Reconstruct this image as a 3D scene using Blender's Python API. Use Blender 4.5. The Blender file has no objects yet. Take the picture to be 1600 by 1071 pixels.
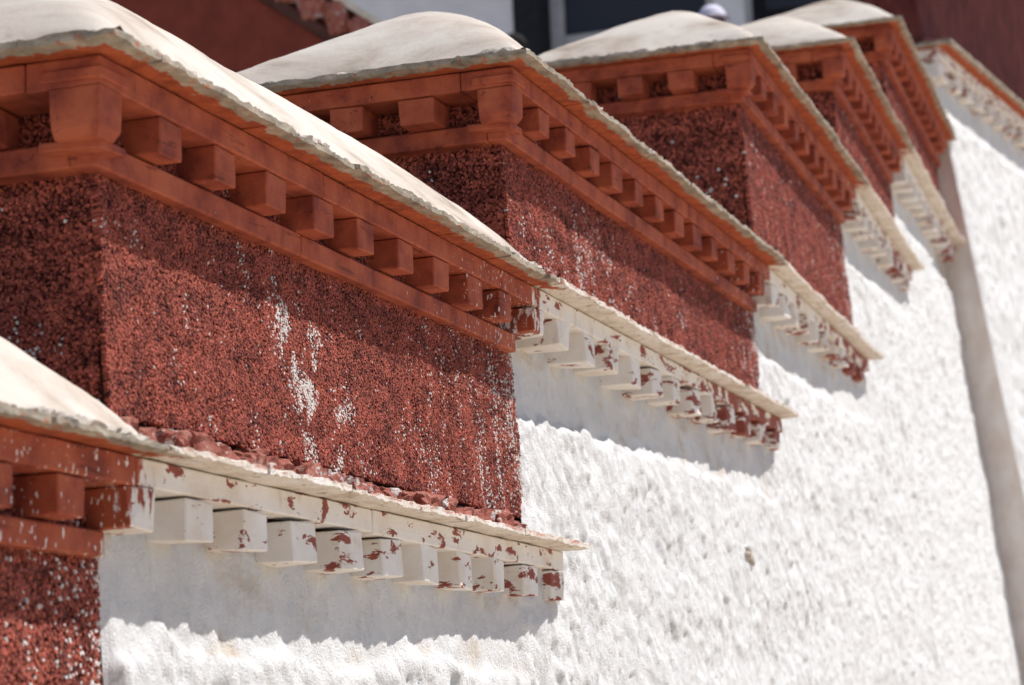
import bpy, bmesh, math, random
import numpy as np
from mathutils import Vector, Matrix

random.seed(7)
rng = np.random.default_rng(11)
scene = bpy.context.scene
C = scene.collection

# ------------------------------------------------------------------ camera
cd = bpy.data.cameras.new('camera')
cam = bpy.data.objects.new('camera', cd)
C.objects.link(cam)
right = Vector((0.31437, -0.94831, -0.04335))
down = Vector((0.14342, 0.09259, -0.98532))
fwd = Vector((0.93840, 0.30354, 0.16511))
Mx = Matrix((( right.x, -down.x, -fwd.x, -3.9694),
             ( right.y, -down.y, -fwd.y, -2.0325),
             ( right.z, -down.z, -fwd.z, -1.2933),
             (0, 0, 0, 1)))
cam.matrix_world = Mx
cd.sensor_width = 36.0
cd.lens = 89.73
cd.clip_end = 3000
cd.clip_start = 0.05
cd.dof.use_dof = True
cd.dof.focus_distance = 6.0
cd.dof.aperture_fstop = 4.8
scene.camera = cam

# ------------------------------------------------------------------ sky, sun, exposure
SUN = Vector((-0.27, 0.41, -0.87)).normalized()       # direction the light travels
w = bpy.data.worlds.new('World')
scene.world = w
w.use_nodes = True
nt = w.node_tree
bg = nt.nodes['Background']
sky = nt.nodes.new('ShaderNodeTexSky')
sky.sky_type = 'NISHITA'
sky.sun_disc = False
sky.sun_elevation = math.asin(-SUN.z)
sky.sun_rotation = math.atan2(-SUN.x, -SUN.y)
sky.altitude = 3600
nt.links.new(sky.outputs[0], bg.inputs[0])
bg.inputs[1].default_value = 0.095
ld = bpy.data.lights.new('sun', 'SUN')
ld.energy = 4.6
ld.angle = math.radians(0.53)
ld.color = (1.0, 0.965, 0.92)
lo = bpy.data.objects.new('sun', ld)
C.objects.link(lo)
lo.rotation_euler = SUN.to_track_quat('-Z', 'Y').to_euler()
lo.location = (4, -8, 14)
scene.view_settings.view_transform = 'Standard'
scene.view_settings.look = 'None'
scene.view_settings.gamma = 1
scene.view_settings.exposure = 0.45

# ------------------------------------------------------------------ helpers
def smooth(a, b, x):
    t = np.clip((x - a) / (b - a), 0, 1)
    return t * t * (3 - 2 * t)

def _hash(ix, iy, iz, seed):
    h = (ix.astype(np.int64) * 374761393 + iy.astype(np.int64) * 668265263
         + iz.astype(np.int64) * 2147483647 + seed * 1274126177) & 0xFFFFFFFF
    h = ((h ^ (h >> 13)) * 1274126177) & 0xFFFFFFFF
    h = (h ^ (h >> 16)) & 0xFFFFFF
    return h / float(0xFFFFFF)

def vnoise(x, y, z=0.0, seed=0):
    x, y, z = np.broadcast_arrays(np.asarray(x, float), np.asarray(y, float), np.asarray(z, float))
    ix, iy, iz = np.floor(x), np.floor(y), np.floor(z)
    fx, fy, fz = x - ix, y - iy, z - iz
    fx, fy, fz = [t * t * (3 - 2 * t) for t in (fx, fy, fz)]
    out = 0
    for dx in (0, 1):
        for dy in (0, 1):
            for dz in (0, 1):
                wgt = (fx if dx else 1 - fx) * (fy if dy else 1 - fy) * (fz if dz else 1 - fz)
                out = out + wgt * _hash(ix + dx, iy + dy, iz + dz, seed)
    return out * 2 - 1

def fbm(x, y, z=0.0, octs=3, seed=0):
    v, a, s = 0, 1.0, 1.0
    for o in range(octs):
        v = v + a * vnoise(x * s, y * s, np.asarray(z) * s, seed + o * 17)
        a *= 0.5
        s *= 2.03
    return v

def link(name, me, mat, parent=None):
    o = bpy.data.objects.new(name, me)
    C.objects.link(o)
    if mat is not None and not me.materials:
        me.materials.append(mat)
    if parent is not None:
        o.parent = parent
    return o

def tag(o, label=None, cat=None, group=None, kind=None):
    if label: o['label'] = label
    if cat: o['category'] = cat
    if group: o['group'] = group
    if kind: o['kind'] = kind
    return o

def empty(name, loc, rz=0.0):
    o = bpy.data.objects.new(name, None)
    C.objects.link(o)
    o.location = loc
    o.rotation_euler = (0, 0, rz)
    o.empty_display_size = 0.2
    return o

def mesh_np(name, verts, quads, smooth_shade=False):
    me = bpy.data.meshes.new(name)
    verts = np.asarray(verts, np.float32)
    quads = np.asarray(quads, np.int32)
    n, k = quads.shape
    me.vertices.add(len(verts))
    me.vertices.foreach_set('co', verts.ravel())
    me.loops.add(n * k)
    me.loops.foreach_set('vertex_index', quads.ravel())
    me.polygons.add(n)
    me.polygons.foreach_set('loop_start', np.arange(0, n * k, k, dtype=np.int32))
    me.polygons.foreach_set('use_smooth', np.full(n, smooth_shade))
    me.update(calc_edges=True)
    return me

def box_me(name, x0, x1, y0, y1, z0, z1, bev=0.004, jit=0.0, seg=1):
    bm = bmesh.new()
    r = random.Random(len(name) * 1009 + int(round((x1 - x0) * 1000)) * 31 + int(round((z1 - z0) * 1000)))
    vs = []
    for x in (x0, x1):
        for y in (y0, y1):
            for z in (z0, z1):
                vs.append(bm.verts.new((x + r.uniform(-jit, jit), y + r.uniform(-jit, jit), z + r.uniform(-jit, jit))))
    for f in ((0, 1, 3, 2), (4, 6, 7, 5), (0, 4, 5, 1), (2, 3, 7, 6), (0, 2, 6, 4), (1, 5, 7, 3)):
        bm.faces.new([vs[i] for i in f])
    bmesh.ops.recalc_face_normals(bm, faces=bm.faces)
    if bev > 0:
        bmesh.ops.bevel(bm, geom=list(bm.edges), offset=bev, segments=seg, affect='EDGES', profile=0.6)
    me = bpy.data.meshes.new(name)
    bm.to_mesh(me)
    bm.free()
    return me

def grid_quads(nx, ny):
    i, j = np.meshgrid(np.arange(nx - 1), np.arange(ny - 1), indexing='ij')
    a = (i * ny + j).ravel()
    return np.stack([a, a + ny, a + ny + 1, a + 1], 1)

# ------------------------------------------------------------------ materials
class NT:
    def __init__(s, name, rough=0.85):
        s.m = bpy.data.materials.new(name)
        s.m.use_nodes = True
        s.t = s.m.node_tree
        s.b = s.t.nodes['Principled BSDF']
        s.b.inputs['Roughness'].default_value = rough
        s.b.inputs['Specular IOR Level'].default_value = 0.25
        s.geo = s.t.nodes.new('ShaderNodeNewGeometry')
        s.pos = s.geo.outputs['Position']
    def n(s, typ, **kw):
        nd = s.t.nodes.new(typ)
        for k, v in kw.items():
            setattr(nd, k, v)
        return nd
    def put(s, sock, v):
        if hasattr(v, 'links') or isinstance(v, bpy.types.NodeSocket):
            s.t.links.new(v, sock)
        else:
            if isinstance(v, tuple) and len(v) == 3 and sock.type == 'RGBA':
                v = v + (1,)
            sock.default_value = v
    def math(s, op, a, b=0.0, c=0.0, clamp=False):
        nd = s.n('ShaderNodeMath', operation=op, use_clamp=clamp)
        s.put(nd.inputs[0], a); s.put(nd.inputs[1], b); s.put(nd.inputs[2], c)
        return nd.outputs[0]
    def scale(s, vec, sc):
        nd = s.n('ShaderNodeMapping')
        s.put(nd.inputs['Vector'], vec)
        nd.inputs['Scale'].default_value = sc
        return nd.outputs[0]
    def noise(s, scale, detail=4, rough=0.55, vec=None, dist=0.0):
        nd = s.n('ShaderNodeTexNoise')
        s.put(nd.inputs['Vector'], s.pos if vec is None else vec)
        nd.inputs['Scale'].default_value = scale
        nd.inputs['Detail'].default_value = detail
        nd.inputs['Roughness'].default_value = rough
        nd.inputs['Distortion'].default_value = dist
        return nd.outputs[0]
    def step(s, v, a, b):
        nd = s.n('ShaderNodeMapRange', interpolation_type='SMOOTHSTEP')
        s.put(nd.inputs[0], v)
        s.put(nd.inputs[1], a); s.put(nd.inputs[2], b)
        return nd.outputs[0]
    def mix(s, f, a, b):
        nd = s.n('ShaderNodeMix', data_type='RGBA')
        s.put(nd.inputs[0], f)
        s.put(nd.inputs[6], a); s.put(nd.inputs[7], b)
        return nd.outputs[2]
    def ramp(s, v, stops):
        nd = s.n('ShaderNodeValToRGB')
        s.put(nd.inputs[0], v)
        el = nd.color_ramp.elements
        while len(el) < len(stops): el.new(0.5)
        for e, (p, c) in zip(el, stops):
            e.position = p; e.color = c + (1,)
        return nd.outputs[0]
    def bump(s, h, strength=0.4, dist=0.004):
        nd = s.n('ShaderNodeBump')
        nd.inputs['Strength'].default_value = strength
        nd.inputs['Distance'].default_value = dist
        s.put(nd.inputs['Height'], h)
        s.t.links.new(nd.outputs[0], s.b.inputs['Normal'])
    def x(s):
        nd = s.n('ShaderNodeSeparateXYZ')
        s.put(nd.inputs[0], s.pos)
        return nd.outputs[0], nd.outputs[1], nd.outputs[2]
    def attr(s, name):
        nd = s.n('ShaderNodeAttribute', attribute_name=name)
        return nd
    def col(s, c):
        s.put(s.b.inputs['Base Color'], c)
        return s.m

RED_A, RED_B, RED_C = (0.325, 0.072, 0.036), (0.40, 0.102, 0.048), (0.20, 0.040, 0.024)
WHITE = (0.74, 0.70, 0.655)

def paint_mat(name, xb, flakes):
    """red limewash that turns into flaking whitewash at the world position xb"""
    t = NT(name, 0.78)
    X, Y, Z = t.x()
    red = t.ramp(t.noise(9, 5, 0.6), [(0.36, RED_C), (0.50, RED_A), (0.64, RED_B)])
    streak = t.noise(1.0, 4, 0.6, t.scale(t.pos, (40, 40, 9)))
    red = t.mix(t.math('MULTIPLY', t.step(streak, 0.55, 0.8), 0.45), red, (0.13, 0.026, 0.018))
    grain = t.noise(1.0, 4, 0.7, t.scale(t.pos, (10, 60, 150)))
    crack = t.step(t.noise(1.0, 5, 0.6, t.scale(t.pos, (6, 30, 60)), 0.5), 0.63, 0.66)
    red = t.mix(t.math('MULTIPLY', crack, 0.55), red, (0.07, 0.015, 0.012))
    # splashes of white on the red
    sp = t.noise(1.0, 2, 0.5, t.scale(t.pos, (115, 115, 50)))
    near = t.step(t.math('SUBTRACT', X, xb), -1.3, -0.05)
    thr = t.math('MULTIPLY_ADD', near, -0.13, 0.775)
    spl = t.step(t.math('SUBTRACT', sp, thr), 0.0, 0.02)
    # whitewash
    wn = t.noise(7, 5, 0.6)
    white = t.ramp(wn, [(0.3, (0.66, 0.575, 0.48)), (0.5, WHITE), (0.7, (0.78, 0.76, 0.735))])
    stain = t.noise(1.0, 3, 0.6, t.scale(t.pos, (18, 18, 8)))
    white = t.mix(t.math('MULTIPLY', t.step(stain, 0.60, 0.75), 0.5), white, (0.45, 0.33, 0.22))
    fl = t.noise(1.0, 6, 0.66, t.scale(t.pos, (9, 9, 22)), 0.4)
    lo, hi = flakes
    fx = t.step(t.math('SUBTRACT', X, xb), 0.2, 2.9)
    fthr = t.math('MULTIPLY_ADD', fx, hi - lo, lo)
    flake = t.step(t.math('SUBTRACT', fl, fthr), 0.0, 0.015)
    fred = t.mix(t.noise(30, 3), (0.17, 0.045, 0.040), (0.36, 0.10, 0.065))
    white = t.mix(flake, white, fred)
    dark = t.step(t.noise(1.0, 5, 0.7, t.scale(t.pos, (30, 30, 50))), 0.70, 0.74)
    white = t.mix(t.math('MULTIPLY', dark, 0.6), white, (0.12, 0.07, 0.05))
    edge = t.noise(1.0, 5, 0.65, t.scale(t.pos, (22, 22, 9)))
    d = t.math('ADD', t.math('SUBTRACT', X, xb), t.math('MULTIPLY', t.math('SUBTRACT', edge, 0.5), 0.55))
    isw = t.step(d, -0.012, 0.012)
    red = t.mix(spl, red, (0.74, 0.70, 0.68))
    c = t.mix(isw, red, white)
    t.bump(t.math('ADD', grain, t.math('MULTIPLY', t.noise(45, 5, 0.7), 1.2)), 0.35, 0.004)
    return t.col(c)

def slate_mat(name, xb):
    t = NT(name, 0.85)
    X, Y, Z = t.x()
    n1 = t.noise(1.0, 6, 0.65, t.scale(t.pos, (10, 16, 30)), 0.3)
    st = t.ramp(n1, [(0.28, (0.10, 0.085, 0.07)), (0.42, (0.25, 0.215, 0.17)), (0.56, (0.37, 0.32, 0.25)), (0.72, (0.50, 0.45, 0.38))])
    fleck = t.noise(1.0, 4, 0.6, t.scale(t.pos, (30, 45, 70)))
    st = t.mix(t.math('MULTIPLY', t.step(fleck, 0.57, 0.66), 0.7), st, (0.40, 0.11, 0.04))
    pa = t.attr('paint').outputs['Fac']
    en = t.noise(1.0, 5, 0.65, t.scale(t.pos, (14, 26, 26)))
    pm = t.math('ADD', pa, t.math('MULTIPLY', t.math('SUBTRACT', en, 0.5), 1.5))
    isp = t.step(pm, 0.50, 0.60)
    orange = t.ramp(t.noise(20, 4), [(0.35, (0.27, 0.055, 0.022)), (0.6, (0.42, 0.095, 0.032))])
    c = t.mix(isp, st, orange)
    wash = t.ramp(t.noise(12, 5, 0.65), [(0.3, (0.50, 0.41, 0.33)), (0.5, (0.68, 0.61, 0.53)), (0.7, (0.74, 0.70, 0.66))])
    pink = t.step(t.noise(1.0, 5, 0.7, t.scale(t.pos, (10, 14, 14))), 0.48, 0.58)
    top = t.step(t.attr('top').outputs['Fac'], 0.3, 0.7)
    wash = t.mix(t.math('MULTIPLY', t.math('MULTIPLY', pink, top), 0.8), wash, (0.45, 0.19, 0.14))
    joint = t.noise(1.0, 3, 0.5, t.scale(t.pos, (28, 60, 60)))
    wash = t.mix(t.math('MULTIPLY', t.step(joint, 0.62, 0.68), 0.6), wash, (0.22, 0.15, 0.10))
    d = t.math('ADD', t.math('SUBTRACT', X, xb), t.math('MULTIPLY', t.math('SUBTRACT', t.noise(14, 5, 0.65), 0.5), 0.7))
    c = t.mix(t.step(d, -0.03, 0.03), c, wash)
    t.bump(t.math('ADD', t.noise(70, 5, 0.7), n1), 0.7, 0.008)
    return t.col(c)

def cap_mat():
    t = NT('cap_plaster', 0.9)
    n1 = t.noise(1.0, 5, 0.6, t.scale(t.pos, (3, 2.2, 6)), 0.6)
    c = t.ramp(n1, [(0.32, (0.31, 0.245, 0.195)), (0.45, (0.46, 0.395, 0.335)), (0.60, (0.55, 0.495, 0.435))])
    st = t.step(t.noise(1.0, 7, 0.78, t.scale(t.pos, (9, 9, 22))), 0.55, 0.72)
    c = t.mix(t.math('MULTIPLY', st, 0.5), c, (0.22, 0.16, 0.12))
    t.bump(t.noise(22, 6, 0.7), 0.5, 0.006)
    return t.col(c)

def twig_mat():
    t = NT('twig_ends', 0.8)
    c = t.attr('tone').outputs['Color']
    n = t.noise(220, 2)
    c = t.mix(t.math('MULTIPLY', t.step(n, 0.45, 0.7), 0.35), c, (0.10, 0.022, 0.016))
    return t.col(c)

def plain(name, c, rough=0.85, var=0.25, sc=8, bump=0.3):
    t = NT(name, rough)
    lo = tuple(v * (1 - var) for v in c)
    hi = tuple(min(1, v * (1 + var)) for v in c)
    cc = t.ramp(t.noise(sc, 5, 0.6), [(0.35, lo), (0.65, hi)])
    if bump: t.bump(t.noise(sc * 6, 4, 0.6), bump, 0.006)
    return t.col(cc)

def wash_wall_mat():
    t = NT('whitewash', 0.92)
    n1 = t.noise(5, 5, 0.6)
    c = t.ramp(n1, [(0.3, (0.70, 0.69, 0.675)), (0.6, (0.80, 0.795, 0.785))])
    st = t.noise(1.0, 5, 0.65, t.scale(t.pos, (26, 26, 7)))
    c = t.mix(t.math('MULTIPLY', t.step(st, 0.55, 0.74), 0.45), c, (0.62, 0.57, 0.51))
    sm = t.step(t.attr('band').outputs['Fac'], 0.2, 0.9)
    tan = t.step(t.noise(1.0, 5, 0.65, t.scale(t.pos, (5, 5, 9))), 0.52, 0.72)
    c = t.mix(t.math('MULTIPLY', t.math('MULTIPLY', sm, tan), 0.6), c, (0.60, 0.47, 0.34))
    spot = t.step(t.noise(1.0, 3, 0.6, t.scale(t.pos, (16, 16, 22))), 0.735, 0.76)
    c = t.mix(t.math('MULTIPLY', spot, 0.75), c, (0.33, 0.29, 0.25))
    t.bump(t.math('ADD', t.noise(1.0, 6, 0.7, t.scale(t.pos, (80, 80, 36))), t.noise(170, 4, 0.7)), 0.9, 0.009)
    return t.col(c)

def stone_mat(name, mixw):
    t = NT(name, 0.9)
    c = t.ramp(t.noise(34, 6, 0.72), [(0.28, (0.16, 0.04, 0.03)), (0.45, (0.40, 0.12, 0.085)), (0.60, (0.52, 0.22, 0.17)), (0.72, (0.62, 0.42, 0.36))])
    wn = t.step(t.noise(1.0, 5, 0.7, t.scale(t.pos, (9, 9, 14))), mixw, mixw + 0.03)
    c = t.mix(wn, c, (0.72, 0.66, 0.62))
    t.bump(t.noise(75, 6, 0.75), 1.0, 0.016)
    return t.col(c)

M_TWIG = twig_mat()
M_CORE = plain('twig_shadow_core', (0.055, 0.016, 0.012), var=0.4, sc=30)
M_CAP = cap_mat()
M_WALL = wash_wall_mat()
M_MASON = plain('rubble_masonry', (0.45, 0.40, 0.34), var=0.25)
M_MORTAR = plain('crumbling_mortar', (0.52, 0.46, 0.40), var=0.35, sc=40, bump=0.8)

# ------------------------------------------------------------------ layout of the stepped wall
#        x      y      z     yaw   run   total length of its eave
S = [(-2.420, 0.000, -0.712, 0.00, 2.420, 5.110),
     (0.000, 0.000, 0.000, 0.00, 2.422, 5.660),
     (2.422, 0.000, 0.592, 0.00, 3.067, 5.800),
     (5.489, 0.000, 1.440, 1.96, 2.534, 5.010),
     (8.022, 0.087, 2.121, 2.75, 2.260, 5.300),
     (10.280, 0.195, 2.859, 2.70, 3.060, 3.060)]
def yline(X):
    return np.interp(X, [-5, 5.489, 8.022, 10.28, 14], [0, 0, 0.087, 0.195, 0.370])
BREAK = 0.118                                        # next block starts this far past its fascia corner
EAVE_F, EAVE_E = 0.070, 0.080                        # eave overhang, front and end
DEPTH = 0.92                                         # fascia to fascia, front to back
FAS, DEN, LOW = 0.052, 0.075, 0.053                  # heights of fascia, beam ends, lower beam
PF, PE = 0.090, 0.140                                # set-back of the twig frieze, front and end
LABELS = [
    'lowest red parapet step, white rounded cap ending under the big frieze, white flaking eave',
    'largest red parapet step with the long row of red beam ends and white cap ridge',
    'red parapet step with humped cap, just uphill of the largest step',
    'red parapet step with humped cap, third below the white corner tower',
    'narrow red parapet step with humped cap, second below the white corner tower',
    'topmost red parapet step, its eave butting against the white corner tower']

def twig_mesh(name, faces):
    """faces: (origin, along, up, out, width, height, spacing, whitefn, seed)"""
    V, Q, COL = [], [], []
    base = 0
    for (o, a, u, n, W, H, sp, wf, sd) in faces:
        r = np.random.default_rng(sd)
        nx, ny = max(2, int(W / sp)), max(2, int(H / (sp * 0.82)))
        i, j = np.meshgrid(np.arange(nx), np.arange(ny), indexing='ij')
        s = ((i + 0.5 + 0.5 * (j % 2) + r.uniform(-.42, .42, i.shape)) / nx * W).ravel()
        h = ((j + 0.5 + r.uniform(-.42, .42, i.shape)) / ny * H).ravel()
        N = len(s)
        wav = fbm(s * 22, h * 14, 3.3, 3, sd) * 0.0030 + fbm(s * 2.2, h * 2.0, 7.7, 2, sd + 5) * 0.006
        pro = np.maximum(wav + r.uniform(-0.0004, 0.0004, N) - (r.random(N) < 0.20) * r.uniform(0.0010, 0.0060, N), -0.0135)
        rad = sp * r.uniform(0.56, 0.86, N)
        ts, th = r.normal(0, 0.0030, N), r.normal(-0.001, 0.0030, N)
        ang = r.uniform(0, math.pi, N)
        slant = r.normal(0.05, 0.14, N)                        # cut ends are nearly square
        o, a, u, n = [np.array(q, float) for q in (o, a, u, n)]
        cb = o + np.outer(s, a) + np.outer(h, u) - np.outer(np.full(N, 0.0145), n)
        ct = o + np.outer(s + ts, a) + np.outer(h + th, u) + np.outer(pro, n)
        vv = np.zeros((N, 8, 3))
        for k in range(4):
            ca, sa = np.cos(ang + k * math.pi / 2) * rad, np.sin(ang + k * math.pi / 2) * rad
            off = np.outer(ca, a) + np.outer(sa, u)
            vv[:, k] = cb + off
            vv[:, 4 + k] = ct + off * 0.96 + np.outer(sa * slant + r.uniform(-0.0004, 0.0004, N), n)
        q = np.array([[4, 5, 6, 7], [0, 1, 5, 4], [1, 2, 6, 5], [2, 3, 7, 6], [3, 0, 4, 7]])
        qq = (np.arange(N) * 8 + base)[:, None, None] + q[None]
        base += N * 8
        V.append(vv.reshape(-1, 3)); Q.append(qq.reshape(-1, 4))
        tone = np.clip(r.normal(0.42, 0.24, N) + fbm(s * 16, h * 30, 1.7, 3, sd + 9) * 0.26, 0, 1)[:, None]
        c = (1 - tone) * np.array([0.045, 0.006, 0.005]) + tone * np.array([0.52, 0.130, 0.085])
        white = r.random(N) < wf(s, h, r)
        c[white] = np.array([0.72, 0.66, 0.62]) * r.uniform(0.75, 1.05, (white.sum(), 1))
        COL.append(np.repeat(c, 8, 0))
    me = mesh_np(name, np.concatenate(V), np.concatenate(Q))
    at = me.color_attributes.new('tone', 'FLOAT_COLOR', 'POINT')
    cc = np.concatenate(COL)
    at.data.foreach_set('color', np.concatenate([cc, np.ones((len(cc), 1))], 1).astype(np.float32).ravel())
    return me

def slate_me(x0, x1, y0, y1, z0, z1, edge, seed):
    """a ragged thin slab; edge = 'y' (outer edge at y0), 'x' (outer edge at x0) or 'xy' (corner)"""
    nx, ny = max(5, int((x1 - x0) / 0.0115)), max(5, int((y1 - y0) / 0.017))
    gx = np.linspace(x0, x1, nx)
    gy = np.linspace(y0, y1, ny)
    X, Y = np.meshgrid(gx, gy, indexing='ij')
    X, Y = X.copy(), Y.copy()
    if 'y' in edge:
        k = np.clip(1 - (Y - y0) / 0.03, 0, 1)
        Y = Y + k * (fbm(X * 6, 0.3, seed, 2, seed) * 0.005 + np.minimum(0.2, fbm(X * 31, 0.3, seed + .5, 3, seed + 1)) * -0.0055)
    if 'x' in edge:
        k = np.clip(1 - (X - x0) / 0.03, 0, 1)
        X = X + k * (fbm(Y * 6, 0.7, seed, 2, seed) * 0.005 + np.minimum(0.2, fbm(Y * 31, 0.7, seed + .5, 3, seed + 1)) * -0.0055)
    rag = fbm(X * 20, Y * 20, seed * 1.3, 3, seed) * 0.0022
    dist = np.full(X.shape, 1.0)
    if 'y' in edge: dist = np.minimum(dist, (Y - y0))
    if 'x' in edge: dist = np.minimum(dist, (X - x0))
    chip = np.clip(1 - dist / 0.022, 0, 1)
    lam = np.abs(fbm(X * 30, Y * 30, 5.0, 3, seed + 3))
    top = z1 + rag - chip * lam * 0.009
    bot = z0 + fbm(X * 12, Y * 12, 9.0, 3, seed + 4) * 0.0018 + chip * np.abs(fbm(X * 26, Y * 26, 2.0, 3, seed + 8)) * 0.006
    vt = np.stack([X, Y, top], -1).reshape(-1, 3)
    vb = np.stack([X, Y, bot], -1).reshape(-1, 3)
    n = nx * ny
    q = grid_quads(nx, ny)
    quads = [q, q[:, ::-1] + n]
    idx = np.arange(n).reshape(nx, ny)
    ring = np.concatenate([idx[:, 0], idx[-1, 1:], idx[-2::-1, -1], idx[0, -2:0:-1]])
    nxt = np.roll(ring, -1)
    quads.append(np.stack([ring + n, nxt + n, nxt, ring], 1))
    me = mesh_np('slate', np.concatenate([vt, vb]), np.concatenate(quads))
    p = np.full(X.shape, 1.0)
    if 'y' in edge: p = np.minimum(p, (Y - y0) / 0.055)
    if 'x' in edge: p = np.minimum(p, (X - x0) / 0.070)
    p = np.clip(p, 0, 1).ravel()
    a = me.attributes.new('paint', 'FLOAT', 'POINT')
    a.data.foreach_set('value', np.concatenate([np.zeros(n), p]).astype(np.float32))
    a = me.attributes.new('top', 'FLOAT', 'POINT')
    a.data.foreach_set('value', np.concatenate([np.ones(n), np.zeros(n)]).astype(np.float32))
    return me

def cap_me(run, seed, fine):
    """long rounded mound of plaster over the eave"""
    x0, x1 = -0.050, run + 0.085
    y0, y1 = -0.040, DEPTH + 0.04
    nx, ny = int((x1 - x0) / fine), int((y1 - y0) / (fine * 0.8))
    g = np.linspace(0, 1, nx)
    gx = x0 + (x1 - x0) * g
    s = np.linspace(-1, 1, ny)
    s = np.sign(s) * np.abs(s) ** 0.8
    X, Sg = np.meshgrid(gx, s, indexing='ij')
    Y = 0.385 + np.where(Sg < 0, Sg * 0.425, Sg * (y1 - 0.385))
    near = np.clip((X - x0) / 0.62, 0, 1)
    far = np.clip((x1 - X) / 0.55, 0, 1)
    prof = np.clip(1 - np.abs(Sg) ** 1.6, 1e-4, 1)
    ea = np.clip(1 - (1 - near) ** 1.8, 1e-4, 1)
    eb = np.clip(1 - (1 - far) ** 2.9, 1e-4, 1)
    Zh = 0.318 * np.clip((prof ** -3.5 + (ea / 0.98) ** -3.5 + (eb / 0.98) ** -3.5 - 2 * 0.93) ** (-1 / 3.5), 0, 1)
    Zh = np.where((prof < 2e-4) | (ea < 2e-4) | (eb < 2e-4), 0, Zh)
    Zh = Zh + (fbm(X * 3, Y * 3, seed, 2, seed) * 0.008 + fbm(X * 14, Y * 14, seed, 3, seed + 6) * 0.0022) * np.minimum(1, Zh / 0.08)
    rim = np.clip(1 - Zh / 0.012, 0, 1)
    Y = Y + rim * fbm(X * 11, 0.5, seed, 4, seed + 2) * 0.013 * np.sign(Sg)
    X = X + rim * fbm(Y * 11, 0.9, seed, 4, seed + 3) * 0.010
    V = np.stack([X, Y, 0.019 + Zh], -1).reshape(-1, 3)
    return mesh_np('roof_cap', V, grid_quads(nx, ny), True)

def lump_me(sx, sy, sz, seed, n=2):
    bm = bmesh.new()
    bmesh.ops.create_icosphere(bm, subdivisions=n, radius=1)
    for v in bm.verts:
        p = v.co.copy()
        q = Vector([math.copysign(abs(c) ** 0.50, c) for c in p])
        k = 1 + 0.20 * float(fbm(p.x * 1.8 + seed * 3.1, p.y * 1.8, p.z * 1.8, 2, seed)) + 0.20 * float(fbm(p.x * 5 + seed, p.y * 5, p.z * 5, 4, seed + 5))
        v.co = Vector((q.x * sx * k, q.y * sy * k, q.z * sz * k))
    me = bpy.data.meshes.new('stone')
    bm.to_mesh(me); bm.free()
    return me

DENT = [box_me('beam_end', -0.052 + d, 0.050 - d * .7, 0.008, 0.135, -DEN + d, -0.0012, 0.0030, 0.0022) for d in (0.0, 0.003, -0.002, 0.0045, 0.001)]
DENT_W = [box_me('beam_end', -0.055 + d, 0.052, 0.002, 0.135, -DEN - 0.006 + d, -0.0012, 0.0028, 0.0055) for d in (0.0, 0.004, -0.004, 0.008, -0.007, 0.002)]
STONES = [lump_me(0.5, 0.5, 0.5, k, 3) for k in range(9)]

def corner_block_me():
    bm = bmesh.new()
    rings = []
    for (ins, z) in [(0.0, -0.001), (-0.002, -0.040), (0.0, -0.074), (0.017, -0.0915)]:
        lo, wq, dq = ins * 0.8 - 0.004, 0.082, 0.100
        c = [(lo, lo + 0.002), (wq, lo + 0.004), (wq - 0.004, dq), (lo + 0.003, dq)]
        rings.append([bm.verts.new((x + random.uniform(-.0025, .0025), y + random.uniform(-.0025, .0025), z)) for x, y in c])
    for a, b in zip(rings[:-1], rings[1:]):
        for k in range(4):
            bm.faces.new([a[k], b[k], b[(k + 1) % 4], a[(k + 1) % 4]])
    bm.faces.new(rings[0]); bm.faces.new(rings[-1][::-1])
    bmesh.ops.recalc_face_normals(bm, faces=bm.faces)
    bmesh.ops.bevel(bm, geom=list(bm.edges), offset=0.0022, segments=1, affect='EDGES')
    me = bpy.data.meshes.new('corner_block')
    bm.to_mesh(me); bm.free()
    return me
CORNER = corner_block_me()

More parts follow.
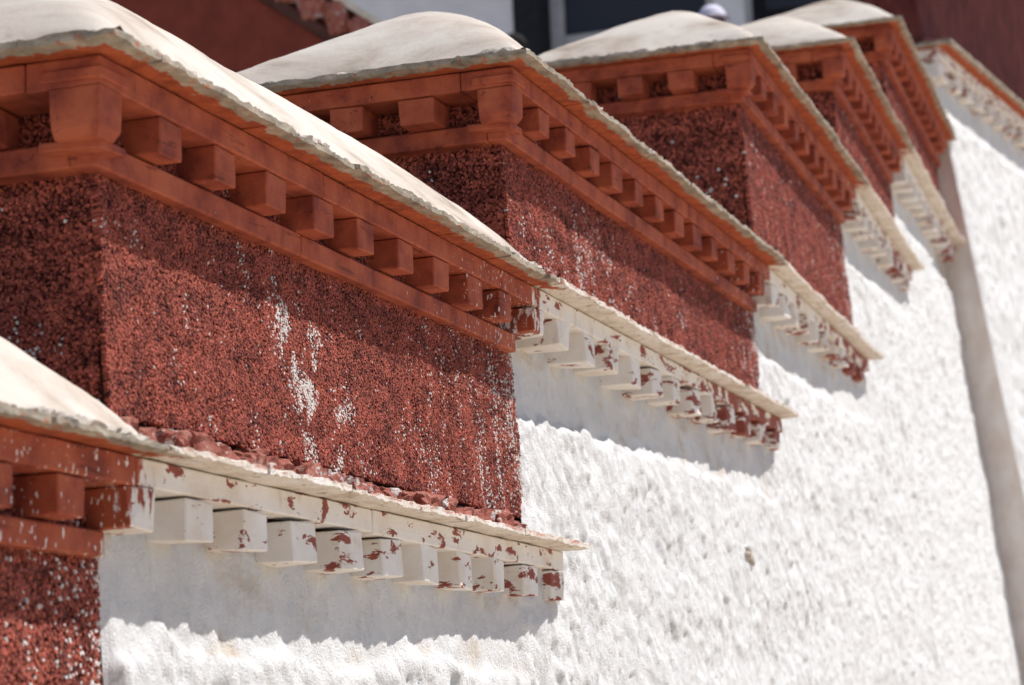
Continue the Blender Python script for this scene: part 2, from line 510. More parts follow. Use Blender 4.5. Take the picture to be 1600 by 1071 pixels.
def build_step(k):
    x, y, z, yaw, run, tot = S[k]
    root = empty('parapet_step', (x, y, z), math.radians(yaw))
    tag(root, LABELS[k], 'parapet', 'red parapet steps up the stair wall')
    nyaw = math.radians(S[k + 1][3] - yaw) if k < 5 else 0
    rr = random.Random(100 + k)
    xb = x + run + BREAK
    paint = paint_mat('red_to_white_paint', xb + 0.02, [(0.575, 0.545), (0.60, 0.455), (0.575, 0.44), (0.58, 0.46), (0.62, 0.5), (0.9, 0.9)][k])
    slm = slate_mat('eave_stone', xb + 0.02)
    def put(name, me, mat, px, py, pz, ang=0.0):
        """px along the eave; past the run it follows the next length of wall"""
        o = bpy.data.objects.new(name, me)
        C.objects.link(o)
        if not me.materials: me.materials.append(mat)
        o.material_slots[0].link = 'OBJECT'
        o.material_slots[0].material = mat
        o.parent = root
        if px > run and nyaw:
            d = px - run
            o.location = (run + d * math.cos(nyaw) - py * math.sin(nyaw), d * math.sin(nyaw) + py * math.cos(nyaw), pz)
            o.rotation_euler = (0, 0, ang + nyaw)
        else:
            o.location = (px, py, pz)
            o.rotation_euler = (0, 0, ang)
        return o
    start = 0.0 if k else 1.2
    # fascia planks along the front
    px = start
    first = True
    while px < tot - 0.02:
        L = rr.uniform(0.75, 1.25)
        e = min(px + L, tot)
        if px < run + BREAK < e: e = run + BREAK
        if tot - e < 0.25: e = tot
        put('fascia_plank', box_me('fascia_plank', 0.0015, e - px - 0.0015, rr.uniform(0, 0.004), 0.150, -FAS - rr.uniform(0, 0.004), -0.001, 0.003, 0.001), paint, px, 0, 0)
        px = e
    # beam ends along the front
    i = 0
    while True:
        cx = 0.305 + 0.25 * i + rr.uniform(-.008, .008)
        i += 1
        if cx > tot - 0.05: break
        if cx < start: continue
        whitep = cx > run + 0.10
        put('beam_end', rr.choice(DENT_W if whitep else DENT), paint, cx, 0, -FAS - 0.003, rr.uniform(-.025, .025))
    # lower beam along the front, red part only
    px = start if k == 0 else PE - 0.055
    z0 = -FAS - DEN
    while px < run + BREAK - 0.04:
        e = min(px + rr.uniform(0.9, 1.5), run + BREAK - 0.02)
        if run + BREAK - e < 0.3: e = run + BREAK - 0.02
        put('lower_beam', box_me('lower_beam', 0.001, e - px - 0.001, 0.054 + rr.uniform(0, .003), PF + 0.02, z0 - LOW, z0 - 0.004, 0.004, 0.001), paint, px, 0, 0)
        px = e
    # eave slates along the front
    px = start if k == 0 else 0.10
    while px < tot:
        L = rr.uniform(0.28, 0.52)
        e = min(px + L, tot)
        if px < run + BREAK < e: e = run + BREAK
        if tot - e < 0.12: e = tot
        wh = px > run + 0.1
        ov = EAVE_F + rr.uniform(-.004, .005)
        tz = rr.uniform(-.0015, .0025)
        if e >= tot: e += 0.018 if k < 5 else 0.0
        o = put('eave_slate', slate_me(0.001, e - px - 0.001, -ov, 0.15, 0.0015, 0.019 + tz, 'y', 40 * k + int(px * 10)), slm, px, 0, 0)
        px = e if e < tot else tot + 1
    # end face
    if k:
        put('eave_slate', slate_me(-EAVE_E, 0.0995, -EAVE_F, 0.12, 0.0012, 0.0195, 'xy', 9 + k), slm, 0, 0, 0)
        py = 0.121
        while py < DEPTH + 0.05:
            e = min(py + rr.uniform(0.2, 0.36), DEPTH + 0.06)
            if DEPTH + 0.06 - e < 0.12: e = DEPTH + 0.06
            put('eave_slate', slate_me(-EAVE_E + rr.uniform(-.006, .006), 0.15, py, e - 0.002, 0.0015, 0.019 + rr.uniform(-.001, .002), 'x', 70 * k + int(py * 40)), slm, 0, 0, 0)
            py = e
        put('fascia_plank', box_me('fascia_plank', -0.002, 0.190, 0.152, DEPTH, -FAS - 0.002, -0.001, 0.003, 0.001), paint, 0, 0, 0)
        put('corner_block', CORNER, paint, 0.004, 0.004, -FAS - 0.002)
        put('corner_cap', box_me('corner_cap', -0.007, 0.10, -0.006, 0.118, -FAS + 0.008, -FAS + 0.030, 0.003, 0.001), paint, 0, 0, 0)
        for q in range(4):
            cy = 0.285 + 0.205 * q
            if cy > DEPTH: break
            put('beam_end', rr.choice(DENT), paint, 0, cy, -FAS - 0.003, -math.pi / 2 + rr.uniform(-.03, .03))
        put('lower_beam', box_me('lower_beam', PE - 0.055, PE + 0.02, PF + 0.021, DEPTH - 0.02, z0 - LOW - 0.001, z0 - 0.003, 0.004, 0.001), paint, 0, 0, 0)
        put('corner_pad', box_me('corner_pad', 0.045, 0.150, 0.026, 0.150, z0 - 0.030, z0 - 0.012, 0.003, 0.002), paint, 0, 0, 0)
    # cap
    cap = link('roof_cap', cap_me(run, 3 + k, 0.022 if k < 3 else 0.035), M_CAP, root)
    if k < 4:
        fl = 0.009 if k < 2 else 0.014
        n = int((run + 0.08) / fl)
        gx = np.linspace(-0.044, run + 0.05, n)
        th = np.linspace(-0.3, math.pi + 0.3, 8)
        A, B = np.meshgrid(gx, th, indexing='ij')
        rad = np.maximum(0.003, 0.009 + 0.007 * fbm(A * 17, B * 0.9, k, 3, 400 + k) + 0.004 * fbm(A * 60, B * 2.5, k, 2, 410 + k))
        yc = -0.040 + fbm(A * 5, 0.1, k, 2, 420 + k) * 0.006
        V = np.stack([A, yc - np.cos(B) * rad * 1.5, 0.0175 + np.sin(B) * rad * 1.1], -1).reshape(-1, 3)
        link('mortar_bead', mesh_np('mortar_bead', V, grid_quads(n, 8), False), M_MORTAR, root)
        if k:
            n = int(DEPTH / fl)
            gy = np.linspace(-0.030, DEPTH, n)
            A, B = np.meshgrid(gy, th, indexing='ij')
            rad = np.maximum(0.002, 0.007 + 0.007 * fbm(A * 17, B * 0.9, k, 3, 430 + k) + 0.004 * fbm(A * 60, B * 2.5, k, 2, 440 + k))
            V = np.stack([-0.052 + fbm(A * 5, 0.1, k, 2, 450 + k) * 0.006 - np.cos(B) * rad * 1.5, A, 0.0172 + np.sin(B) * rad * 1.1], -1).reshape(-1, 3)
            link('mortar_bead', mesh_np('mortar_bead', V, grid_quads(n, 8)[:, ::-1], False), M_MORTAR, root)
    # twig frieze
    if k == 0:
        bot = -0.72
    else:
        bot = (S[k - 1][2] - z) + 0.085
    top = -FAS - 0.002
    fx0 = PE if k else 1.2
    fx1 = run + BREAK + 0.02
    H = top - bot
    bat = 0.055
    ya_, yb_ = PF + 0.013, PF + 0.013 - bat * H
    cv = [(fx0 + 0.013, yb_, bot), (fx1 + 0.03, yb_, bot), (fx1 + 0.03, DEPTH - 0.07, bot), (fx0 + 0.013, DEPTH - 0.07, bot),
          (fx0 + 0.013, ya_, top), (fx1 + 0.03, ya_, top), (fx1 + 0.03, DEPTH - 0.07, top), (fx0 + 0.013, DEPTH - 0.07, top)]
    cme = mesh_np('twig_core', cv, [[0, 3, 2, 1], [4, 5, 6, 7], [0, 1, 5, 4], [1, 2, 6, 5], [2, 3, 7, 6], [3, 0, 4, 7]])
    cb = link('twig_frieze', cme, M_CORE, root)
    up = Vector((0, -bat, -1)).normalized()
    sp = [0.0066, 0.0045, 0.0058, 0.0092, 0.0120, 0.0135][k]
    def wf(s, h, r, k=k, W=fx1 - fx0, H=H):
        # splashes of whitewash: near the white end, drips down from the eave, scattered flecks
        zz = h / H                                            # 0 top .. 1 bottom
        cl = fbm(s * 14, h * 9, 2.2, 3, 50 + k)
        f = np.where(cl > 0.62, 0.10, 0.0025)
        run_ = fbm(s * 26, h * 4, 5.5, 3, 90 + k)
        f = f + np.exp(-(W - s) / 0.10) * (0.34 + 0.35 * cl) + np.exp(-(W - s) / 0.38) * smooth(0.25, 0.6, run_) * (0.12 + 0.45 * zz)
        if k == 1:
            c = 0.86 + 0.32 * (zz - 0.5)
            wdt = 0.045 + 0.05 * zz
            c = c + fbm(h * 9, 0.2, 1.3, 2, 12) * 0.05
            drip = np.exp(-((s - c) / wdt) ** 2) * smooth(0.25, 0.5, zz) * smooth(-0.1, 0.35, fbm(s * 13, h * 11, 4.4, 3, 77))
            blot = smooth(0.45, 0.7, fbm(s * 8, h * 14, 6.4, 3, 78)) * np.exp(-((s - c - 0.06) / 0.22) ** 2) * smooth(0.3, 0.6, zz)
            f = f + drip * 0.95 + blot * 0.6
            f = f + np.exp(-((s - 1.65) / 0.5) ** 2) * smooth(0.5, 1.0, zz) * 0.10 * (cl > 0.2)
        if k == 2:
            f = f + np.exp(-((s - 0.75) / 0.35) ** 2) * smooth(0.3, 0.7, zz) * 0.16 * (cl > 0.0)
        return np.clip(f, 0, 0.95)
    none = lambda s, h, r: np.where(fbm(s * 14, h * 9, 2.2, 3, 61) > 0.78, 0.10, 0.001)
    faces = [((fx0, PF, top), (1, 0, 0), tuple(up), (0, -1, 0), fx1 - fx0, H, sp, wf, 5 + k)]
    if k:
        faces.append(((PE, DEPTH - 0.06, top), (0, -1, 0), (0, 0, -1), (-1, 0, 0), DEPTH - 0.06 - PF, H, sp * 1.25, none, 25 + k))
    tw = link('twigs', twig_mesh('twigs', faces), M_TWIG, cb)
    tw['kind'] = 'stuff'
    # the row of rough stones that carries the next block, on the white length of eave
    if k < 5:
        sm = stone_mat('red_washed_stone', [0.585, 0.56, 0.57, 0.6, 0.6][k])
        px = run + BREAK + 0.03
        lim = run + S[k + 1][4] + BREAK
        while px < lim - 0.10:
            wd = rr.uniform(0.055, 0.125)
            hh = rr.uniform(0.055, 0.075)
            o = put('base_stone', rr.choice(STONES), sm, px + wd / 2, 0.098 + rr.uniform(-.014, .010), 0.019 + hh * 0.42)
            o.scale = (wd * 1.02, 0.11, hh * 1.05)
            o.rotation_euler.z += rr.uniform(-.12, .12)
            o.rotation_euler.y = rr.uniform(-.10, .10)
            px += wd
    return root

# ------------------------------------------------------------------ the white wall
def wall_relief(x, z, band, seed=0):
    """outward thickness of the poured whitewash: drips, lumps and fine crust"""
    wx = x + fbm(x * 3, z * 2, 0.4, 2, seed + 4) * 0.05
    run1 = 1 - 2 * np.abs(vnoise(wx * 8.5, z * 0.9, 1.1, seed))
    run2 = 1 - 2 * np.abs(vnoise(wx * 21, z * 3.2, 2.1, seed + 9))
    drip = 0.75 * run1 + 0.45 * run2
    lump = fbm(x * 15, z * 11, 4.1, 3, seed + 31)
    fine = fbm(x * 42, z * 22, 6.3, 3, seed + 57)
    big = fbm(x * 1.7, z * 2.1, 8.2, 2, seed + 71)
    ridge = np.abs(drip) ** 0.8 * np.sign(drip)
    course = vnoise(x * 1.3, z * 7.5 + 0.35 * fbm(x * 2.2, z * 1.5, 3.0, 2, seed + 80), 9.4, seed + 83)
    crust = fbm(x * 75, z * 48, 7.3, 2, seed + 63)
    rough = 0.0095 * ridge + 0.0062 * lump + 0.0092 * fine + 0.0070 * course + 0.0034 * crust
    near = 1 + 1.1 * (1 - smooth(1.8, 3.2, x)) * (x < 20)
    return big * 0.006 + ((near - 1) * 0.0075 * run1 + rough) * (1 - 0.62 * band) + 0.018 * (1 - band)

def white_wall():
    root = empty('whitewashed_wall', (2.5, 0.2, -2.86))
    tag(root, 'long sunlit whitewashed wall with lumpy dripping plaster under the stepped eaves', 'wall')
    xs = np.concatenate([np.arange(0.115, 3.2, 0.0085), np.arange(3.2, 6.2, 0.0115), np.arange(6.2, 9.5, 0.022), np.arange(9.5, 13.62, 0.030)])
    zs = np.arange(-1.34, 2.10, 0.0085)
    st = [S[k][0] + BREAK - 0.03 for k in range(1, 6)]
    st[0] = 0.115
    def ztop(x):
        r = np.full(x.shape, S[0][2] - 0.056)
        for k in range(1, 5):
            r = np.where(x >= st[k], S[k][2] - 0.056, r)
        return r
    X, Zg = np.meshgrid(xs, zs, indexing='ij')
    T = ztop(xs)[:, None]
    tl = np.interp(xs, [1.3, 4.0, 6.8, 9.2, 11.7], [-.77, -.056, .54, 1.39, 2.07])[:, None]
    band = smooth(-0.02, 0.02, (Zg - (T - 0.27)) + fbm(X * 9, Zg * 2, 2.0, 3, 91) * 0.030) * np.ones_like(X)
    for xe in st[1:] :
        band = band * (1 - smooth(-0.16, -0.02, X - xe) * (X < xe))
    rel = wall_relief(X, Zg, band)
    Y = yline(X) + 0.098 - 0.105 * (tl - Zg) - rel
    for j in range(5):
        pz = S[j][2] - FAS - Zg
        py = yline(X) + PF - 0.055 * pz + 0.002
        m = (1 - smooth(0.0, 0.028, X - st[j])) * ((X >= st[j] - 1e-6) & (X < st[j] + 0.08) & (pz > 0) & (pz < [0.95, 0.60, 0.48, 0.70, 0.56][j]))
        Y = Y * (1 - m) + py * m
    V = np.stack([X, Y, Zg], -1).reshape(-1, 3) - np.array([2.5, 0.2, -2.86])
    q = grid_quads(len(xs), len(zs))
    cx, cz = X.ravel()[q].mean(1), Zg.ravel()[q].mean(1)
    keep = cz < ztop(X.ravel()[q[:, 0]])
    q = q[keep]
    used = np.unique(q)
    remap = -np.ones(len(V), int); remap[used] = np.arange(len(used))
    me = mesh_np('plaster_face', V[used], remap[q], True)
    a = me.attributes.new('band', 'FLOAT', 'POINT')
    a.data.foreach_set('value', band.ravel()[used].astype(np.float32))
    link('plaster_face', me, M_WALL, root)
    # the masonry behind it, one course of solid per length of wall, and its foot down to the ground
    lim = st + [13.6]
    for k in range(5):
        xa, xc = lim[k], lim[k + 1]
        me = box_me('masonry_core', xa - 2.5, xc - 2.5, float(yline(xa)) + 0.20 - 0.2, float(yline(xa)) + 0.75 - 0.2, 1.40, S[k][2] - 0.06 + 2.86, 0.0)
        link('masonry_core', me, M_MASON, root)
    xs2 = np.array([-2.4, -1, 0.10, 2, 4, 6, 8, 10, 12, 13.6])
    zs2 = np.array([-2.86, -2.2, -1.8, -1.43])
    X2, Z2 = np.meshgrid(xs2, zs2, indexing='ij')
    tl2 = np.interp(xs2, [1.3, 4.0, 6.8, 9.2, 11.7], [-.77, -.056, .54, 1.39, 2.07])[:, None]
    Y2 = yline(X2) + 0.060 - 0.105 * (tl2 - Z2)
    link('wall_foot', mesh_np('wall_foot', np.stack([X2, Y2, Z2], -1).reshape(-1, 3) - np.array([2.5, 0.2, -2.86]), grid_quads(len(xs2), len(zs2))), M_WALL, root)
    # one bare stone that has shed its whitewash
    o = link('bare_stone', lump_me(0.5, 0.5, 0.5, 21, 3), plain('bare_stone', (0.44, 0.39, 0.33), var=0.3, sc=30), root)
    i, j = int(np.argmin(abs(xs - 4.93))), int(np.argmin(abs(zs + 0.581)))
    o.location = (4.93 - 2.5, float(Y[i, j]) - 0.2 + 0.012, -0.581 + 2.86)
    o.scale = (0.09, 0.045, 0.045)
    o.rotation_euler = (0, 0.5, 0)
    return root

# ------------------------------------------------------------------ build: ground and stair
M_GROUND = plain('pale_paving', (0.50, 0.41, 0.31), var=0.15, sc=2)
g = mesh_np('ground', [(-800, -800, -2.86), (800, -800, -2.86), (800, 800, -2.86), (-800, 800, -2.86)], [[0, 1, 2, 3]])
tag(link('ground', g, M_GROUND), kind='structure')
M_STEP = plain('stair_stone', (0.36, 0.32, 0.28), var=0.2, sc=3)
def stair():
    V, Q = [], []
    n = 0
    xk, zk = -6.0, -2.84
    pts = []
    while xk < 19.0:
        zn = min(3.06, max(-2.84, -1.15 + 0.285 * xk))
        pts.append((xk, zk)); pts.append((xk, zn))
        zk = zn
        xk += 0.42
    pts.append((34.0, zk))
    for (a, b) in pts:
        V += [(a, 0.78, b), (a, 12.0, b)]
    for i in range(len(pts) - 1):
        Q.append([2 * i, 2 * i + 2, 2 * i + 3, 2 * i + 1])
    return mesh_np('stairs', V, Q)
tag(link('stairs', stair(), M_STEP), kind='structure')

white_wall()
for k in range(6):
    build_step(k)

# ------------------------------------------------------------------ the white corner tower at the head of the wall
def tower():
    yaw = math.radians(-7.0)
    root = empty('corner_tower', (13.30, 0.30, -2.86), yaw)
    tag(root, 'white battered corner tower with a dentil eave, at the head of the red steps', 'tower')
    # local: x along its front, y back, z up from the ground
    L, ZT, bat = 5.5, 6.36, 0.137
    yf = lambda z: 0.06 - bat * (5.76 - z)                  # front plane
    xs = np.concatenate([np.arange(0, 2.4, 0.03), np.arange(2.4, L + .05, 0.12)])
    zs = np.concatenate([np.arange(0, 2.2, 0.2), np.arange(2.2, ZT - 0.10, 0.024)])
    X, Z = np.meshgrid(xs, zs, indexing='ij')
    band = smooth(-0.03, 0.03, (Z - (ZT - 0.46)) + fbm(X * 3, Z * 3, 2.0, 3, 19) * 0.03)
    rel = wall_relief(X * 0.8 + 40, Z * 0.8, band, 5) * 1.5
    rel = rel * smooth(0, 0.05, X) + 0.02 * (1 - smooth(0, 0.05, X))
    Y = yf(Z) - rel
    me = mesh_np('plaster_face', np.stack([X, Y, Z], -1).reshape(-1, 3), grid_quads(len(xs), len(zs)), True)
    a = me.attributes.new('band', 'FLOAT', 'POINT')
    a.data.foreach_set('value', (band * 0.6).ravel().astype(np.float32))
    link('plaster_face', me, M_WALL, root)
    # its side that looks down the stair
    ys = np.linspace(0, 1, 26)
    Yn, Zs = np.meshgrid(ys, zs, indexing='ij')
    edge = Y[0][None, :]
    Ys = edge + Yn * (1.9 - edge)
    Xs = 0.0 - fbm(Ys * 6, Zs * 3, 1.0, 3, 44) * 0.012 * smooth(0, .08, Yn)
    me = mesh_np('side_face', np.stack([Xs, Ys, Zs], -1).reshape(-1, 3), grid_quads(len(ys), len(zs))[:, ::-1], True)
    link('side_face', me, M_TOWERSIDE, root)
    link('masonry_core', box_me('masonry_core', 0.05, L, 0.5, 1.9, 0.0, ZT - 0.02, 0.0), M_MASON, root)
    paint = paint_mat('tower_eave_paint', 5.0, (0.56, 0.56))
    slm = slate_mat('tower_eave_stone', 15.6)
    rr = random.Random(5)
    def put(name, me, mat, loc, ang=0):
        o = link(name, me, mat, root); o.location = loc; o.rotation_euler = (0, 0, ang); return o
    y0 = yf(ZT - 0.1) - 0.11
    put('fascia_plank', box_me('fascia_plank', -0.10, 2.2, y0, y0 + 0.2, ZT - 0.085, ZT - 0.001, 0.005, 0.002), paint, (0, 0, 0))
    put('fascia_plank', box_me('fascia_plank', 2.204, L, y0, y0 + 0.2, ZT - 0.083, ZT - 0.001, 0.005, 0.002), paint, (0, 0, 0))
    put('fascia_plank', box_me('fascia_plank', -0.098, 0.1, y0 + 0.202, 1.8, ZT - 0.084, ZT - 0.001, 0.005, 0.002), paint, (0, 0, 0))
    put('corner_block', box_me('corner_block', -0.085, 0.14, y0 + 0.012, y0 + 0.33, ZT - 0.215, ZT - 0.087, 0.012, 0.003), paint, (0, 0, 0))
    me = box_me('beam_end', -0.075, 0.075, 0.012, 0.20, -0.115, 0, 0.008, 0.003)
    for i in range(17):
        put('beam_end', me, paint, (0.42 + i * 0.31, y0, ZT - 0.087), rr.uniform(-.03, .03))
    px = -0.17
    i = 0
    while px < L:
        e = px + rr.uniform(0.35, 0.6)
        put('eave_slate', slate_me(0.001, e - px - 0.001, -0.10, 0.26, 0.0, 0.03, 'xy' if i == 0 else 'y', 300 + i), slm, (px, y0, ZT + 0.0015))
        px = e; i += 1
    py = y0 + 0.262
    while py < 1.7:
        e = py + rr.uniform(0.3, 0.5)
        put('eave_slate', slate_me(-0.17, 0.12, 0, e - py - 0.002, 0.0, 0.03, 'x', 340 + i), slm, (0, py, ZT + 0.0015))
        py = e; i += 1
    # crumbled mud and stones along the top of the eave
    mud = stone_mat('eave_rubble', 0.46)
    px = -0.05
    while px < L:
        wd = rr.uniform(0.12, 0.26)
        o = put('eave_stone', rr.choice(STONES), mud, (px + wd / 2, y0 + 0.07 + rr.uniform(0, .03), ZT + 0.055), rr.uniform(-.3, .3))
        o.scale = (wd * 1.05, 0.2, rr.uniform(0.06, 0.13))
        px += wd
    return root

t_ = NT('tower_side_shaded_wash', 0.92)
M_TOWERSIDE = t_.col(t_.ramp(t_.noise(1.0, 5, 0.6, t_.scale(t_.pos, (3, 8, 5))), [(0.35, (0.60, 0.52, 0.47)), (0.65, (0.70, 0.65, 0.61))]))  # shaded copy of the whitewash: shade and warm bounce put into its colour
tower()

# ------------------------------------------------------------------ palace buildings behind the stair
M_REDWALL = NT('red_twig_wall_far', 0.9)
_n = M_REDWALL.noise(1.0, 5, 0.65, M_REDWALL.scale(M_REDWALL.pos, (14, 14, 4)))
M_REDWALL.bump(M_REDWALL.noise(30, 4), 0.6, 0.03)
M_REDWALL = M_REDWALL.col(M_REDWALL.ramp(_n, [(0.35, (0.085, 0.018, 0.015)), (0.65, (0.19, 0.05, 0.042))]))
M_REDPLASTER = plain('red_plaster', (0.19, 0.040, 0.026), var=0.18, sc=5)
M_DARKBEAM = plain('dark_beam', (0.085, 0.035, 0.026), var=0.2)
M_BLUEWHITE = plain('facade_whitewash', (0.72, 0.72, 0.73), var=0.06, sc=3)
M_BLACK = plain('black_window_surround', (0.018, 0.018, 0.022), var=0.2)
M_FRAME = plain('grey_window_frame', (0.46, 0.45, 0.45), var=0.1)
t_ = NT('window_glass', 0.12)
M_GLASS = t_.col((0.035, 0.035, 0.04))
M_COPING = plain('pale_coping', (0.62, 0.55, 0.46), var=0.15)

def boxes(root, name, mat, x0, x1, y0, y1, z0, z1, bev=0.01):
    return link(name, box_me(name, x0, x1, y0, y1, z0, z1, bev), mat, root)

# red storey standing on the tower, with an unseen eave and rafters added to shade it
rw = empty('red_palace_wall', (13.30, 0.30, 3.52), math.radians(-7.0))
tag(rw, 'dark red storey shaded by an added unseen eave, standing on the white corner tower', 'wall')
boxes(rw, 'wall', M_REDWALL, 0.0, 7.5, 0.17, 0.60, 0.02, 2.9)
boxes(rw, 'eave', M_DARKBEAM, -0.6, 9.5, -1.25, 0.8, 2.91, 3.05)  # out of view, added to keep the storey out of the sun
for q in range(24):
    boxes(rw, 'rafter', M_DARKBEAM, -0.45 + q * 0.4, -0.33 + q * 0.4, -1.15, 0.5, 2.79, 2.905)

# balustrade wall with sloping top on the far side of the stair
def sloped(name, mat, root, pts, x0, x1):
    bm = bmesh.new()
    a = [bm.verts.new((x0, y, z)) for y, z in pts]
    b = [bm.verts.new((x1, y, z)) for y, z in pts]
    bm.faces.new(a); bm.faces.new(b[::-1])
    n = len(pts)
    for i in range(n):
        bm.faces.new([a[i], b[i], b[(i + 1) % n], a[(i + 1) % n]])
    bmesh.ops.recalc_face_normals(bm, faces=bm.faces)
    me = bpy.data.meshes.new(name); bm.to_mesh(me); bm.free()
    return link(name, me, mat, root)
bl = empty('balustrade_wall', (12.0, 6.0, 1.5))
tag(bl, 'shaded dark red stair balustrade with pale sloping coping, behind the humped caps', 'wall')
zt = lambda y: 4.02 + 0.74 * (y + 6.0 - 4.206) - 1.5
ya, yb = -3.3, 4.2
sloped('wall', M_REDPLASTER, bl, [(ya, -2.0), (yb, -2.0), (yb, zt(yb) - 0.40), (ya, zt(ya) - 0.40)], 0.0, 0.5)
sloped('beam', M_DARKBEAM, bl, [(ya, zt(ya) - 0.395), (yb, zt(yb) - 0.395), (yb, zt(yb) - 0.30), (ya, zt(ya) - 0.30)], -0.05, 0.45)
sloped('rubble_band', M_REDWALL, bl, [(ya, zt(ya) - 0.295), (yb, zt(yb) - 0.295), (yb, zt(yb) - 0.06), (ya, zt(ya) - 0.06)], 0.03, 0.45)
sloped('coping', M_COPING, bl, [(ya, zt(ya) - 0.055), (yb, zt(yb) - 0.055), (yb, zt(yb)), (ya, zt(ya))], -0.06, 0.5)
rr = random.Random(3)
yy = ya + 0.1
while yy < yb - 0.3:
    o = link('stone', rr.choice(STONES), M_REDPLASTER, bl)
    wd = rr.uniform(0.14, 0.22)
    o.location = (0.0, yy + wd / 2, zt(yy + wd / 2) - 0.175)
    o.scale = (0.14, wd, 0.24)
    yy += wd

# facade at the head of the stair
fc = empty('palace_facade', (24.0, 5.0, 3.2))
tag(fc, 'shaded bluish white palace facade with black trimmed windows, behind the humped caps', 'building')
# wall with two window openings, local y = world y - 5, local z = world z - 3.2
w1 = (-0.62, 1.46); w2 = (-2.9, -0.98); zsill, zhead = 3.3, 6.0
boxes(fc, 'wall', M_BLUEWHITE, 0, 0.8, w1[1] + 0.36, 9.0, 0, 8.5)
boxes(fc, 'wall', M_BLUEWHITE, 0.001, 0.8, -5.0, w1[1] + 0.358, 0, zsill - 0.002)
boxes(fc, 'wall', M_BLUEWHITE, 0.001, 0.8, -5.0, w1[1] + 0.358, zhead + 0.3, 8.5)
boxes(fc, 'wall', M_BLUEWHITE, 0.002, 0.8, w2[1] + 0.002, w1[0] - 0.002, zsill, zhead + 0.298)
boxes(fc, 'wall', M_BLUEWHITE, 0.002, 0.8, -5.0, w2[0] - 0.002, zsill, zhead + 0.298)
boxes(fc, 'window_trim', M_BLACK, -0.03, 0.7, w1[1] + 0.02, w1[1] + 0.355, zsill - 0.5, zhead + 0.25)
for (a, b), dark in ((w1, False), (w2, True)):
    wn = boxes(fc, 'window', M_BLACK, 0.45, 0.5, a, b, zsill, zhead)
    boxes(wn, 'pane', M_GLASS, 0.40, 0.42, a + 0.16, b - 0.17, zsill + 0.82, zhead - 0.1, 0.002)
    if not dark:
        boxes(wn, 'frame', M_FRAME, 0.30, 0.398, b - 0.17, b, zsill, zhead)
        boxes(wn, 'frame', M_FRAME, 0.30, 0.398, a, a + 0.16, zsill, zhead)
        boxes(wn, 'frame', M_FRAME, 0.301, 0.397, a + 0.162, b - 0.172, zsill, zsill + 0.82)

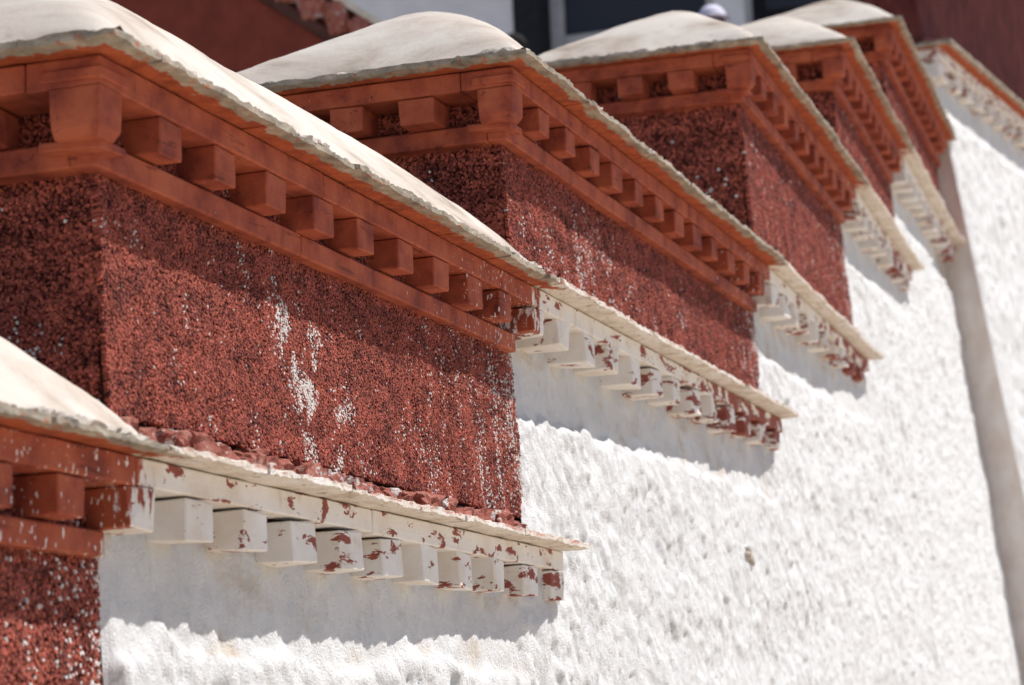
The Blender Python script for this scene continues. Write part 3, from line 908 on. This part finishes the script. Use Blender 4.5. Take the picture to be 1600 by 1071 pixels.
# ------------------------------------------------------------------ people on the upper stair, only their heads show over the caps
def person(loc, yaw, label, shirt, hair, hat=None):
    root = empty('person', loc, yaw)
    tag(root, label, 'person')
    def skin(name, pts, edges, mat, lev=2):
        me = bpy.data.meshes.new(name)
        me.from_pydata([p[:3] for p in pts], edges, [])
        o = link(name, me, mat, root)
        md = o.modifiers.new('skin', 'SKIN')
        me.skin_vertices.new() if not me.skin_vertices else None
        for v, p in zip(me.skin_vertices[0].data, pts):
            v.radius = (p[3], p[4] if len(p) > 4 else p[3])
        me.skin_vertices[0].data[0].use_root = True
        sb = o.modifiers.new('sub', 'SUBSURF'); sb.levels = sb.render_levels = lev
        return o
    P = [(0, 0, .95, .15, .11), (0, 0, 1.15, .14, .10), (0, 0, 1.36, .17, .11), (0, 0, 1.47, .06, .06), (0, .01, 1.53, .055, .058),
         (0, .02, 1.60, .075, .09), (0, .015, 1.69, .075, .092),
         (-.19, 0, 1.39, .055), (-.24, .01, 1.12, .045), (-.24, .06, .88, .035), (.19, 0, 1.39, .055), (.24, .01, 1.12, .045), (.24, .06, .88, .035),
         (-.10, 0, .86, .09), (-.11, .02, .48, .065), (-.11, -.01, .08, .045), (-.11, .12, .035, .035), (.10, 0, .86, .09), (.11, .02, .48, .065), (.11, -.01, .08, .045), (.11, .12, .035, .035),
         (0, .115, 1.625, .014)]
    E = [(0, 1), (1, 2), (2, 3), (3, 4), (4, 5), (5, 6), (2, 7), (7, 8), (8, 9), (2, 10), (10, 11), (11, 12), (0, 13), (13, 14), (14, 15), (15, 16), (0, 17), (17, 18), (18, 19), (19, 20), (5, 21)]
    skin('body', P, E, M_SKIN)
    Q = [(0, 0, .80, .17, .13), (0, 0, 1.15, .165, .125), (0, 0, 1.37, .185, .125), (0, 0, 1.46, .08, .08), (-.20, 0, 1.40, .07), (-.245, .01, 1.12, .058), (-.245, .05, .93, .05), (.20, 0, 1.40, .07), (.245, .01, 1.12, .058), (.245, .05, .93, .05)]
    skin('jacket', Q, [(0, 1), (1, 2), (2, 3), (2, 4), (4, 5), (5, 6), (2, 7), (7, 8), (8, 9)], shirt)
    T = [(0, 0, .92, .17, .13), (-.10, 0, .84, .105), (-.11, .02, .48, .08), (-.11, -.01, .10, .07), (.10, 0, .84, .105), (.11, .02, .48, .08), (.11, -.01, .10, .07)]
    skin('trousers', T, [(0, 1), (1, 2), (2, 3), (0, 4), (4, 5), (5, 6)], M_TROUSER)
    def cap(name, mat, r, z0, c, sq=1.0, brim=0.0):
        bm = bmesh.new()
        bmesh.ops.create_uvsphere(bm, u_segments=24, v_segments=14, radius=1)
        for v in bm.verts:
            x, y, z = v.co
            f = y > 0.25 and z < 0.45
            if z < z0: z = z0
            if f and not brim: y = 0.25 + (y - 0.25) * 0.3
            k = 1 + (brim * 0.9 if (brim and z <= z0 + 0.01) else 0)
            v.co = Vector((x * r * k, c[1] + y * r * 1.18 * k, c[2] + z * r * sq))
        me = bpy.data.meshes.new(name); bm.to_mesh(me); bm.free()
        for p in me.polygons: p.use_smooth = True
        return link(name, me, mat, root)
    cap('hair', hair, 0.098, -0.75, (0, 0, 1.675))
    if hat: cap('sun_hat', hat, 0.118, -0.05, (0, 0.01, 1.70), 1.0, 0.35)
    return root
M_SKIN = plain('skin', (0.46, 0.27, 0.19), 0.6, 0.05, 8, 0)
M_TROUSER = plain('dark_cloth', (0.04, 0.045, 0.06), 0.9)
M_HAIR = plain('black_hair', (0.010, 0.008, 0.008), 0.9)
M_PINK = plain('dusty_pink_cloth', (0.45, 0.25, 0.24), 0.9)
M_WHITECLOTH = plain('pale_lavender_cloth', (0.70, 0.68, 0.82), 0.9, 0.06)
person((16.0, 4.30, 3.10), math.radians(20), 'person with black hair on the upper stair, head just above the humped cap', M_PINK, M_HAIR)
person((16.0, 2.56, 3.06), math.radians(95), 'person in a pale lavender sun hat on the upper stair behind the caps', M_WHITECLOTH, M_HAIR, M_WHITECLOTH)
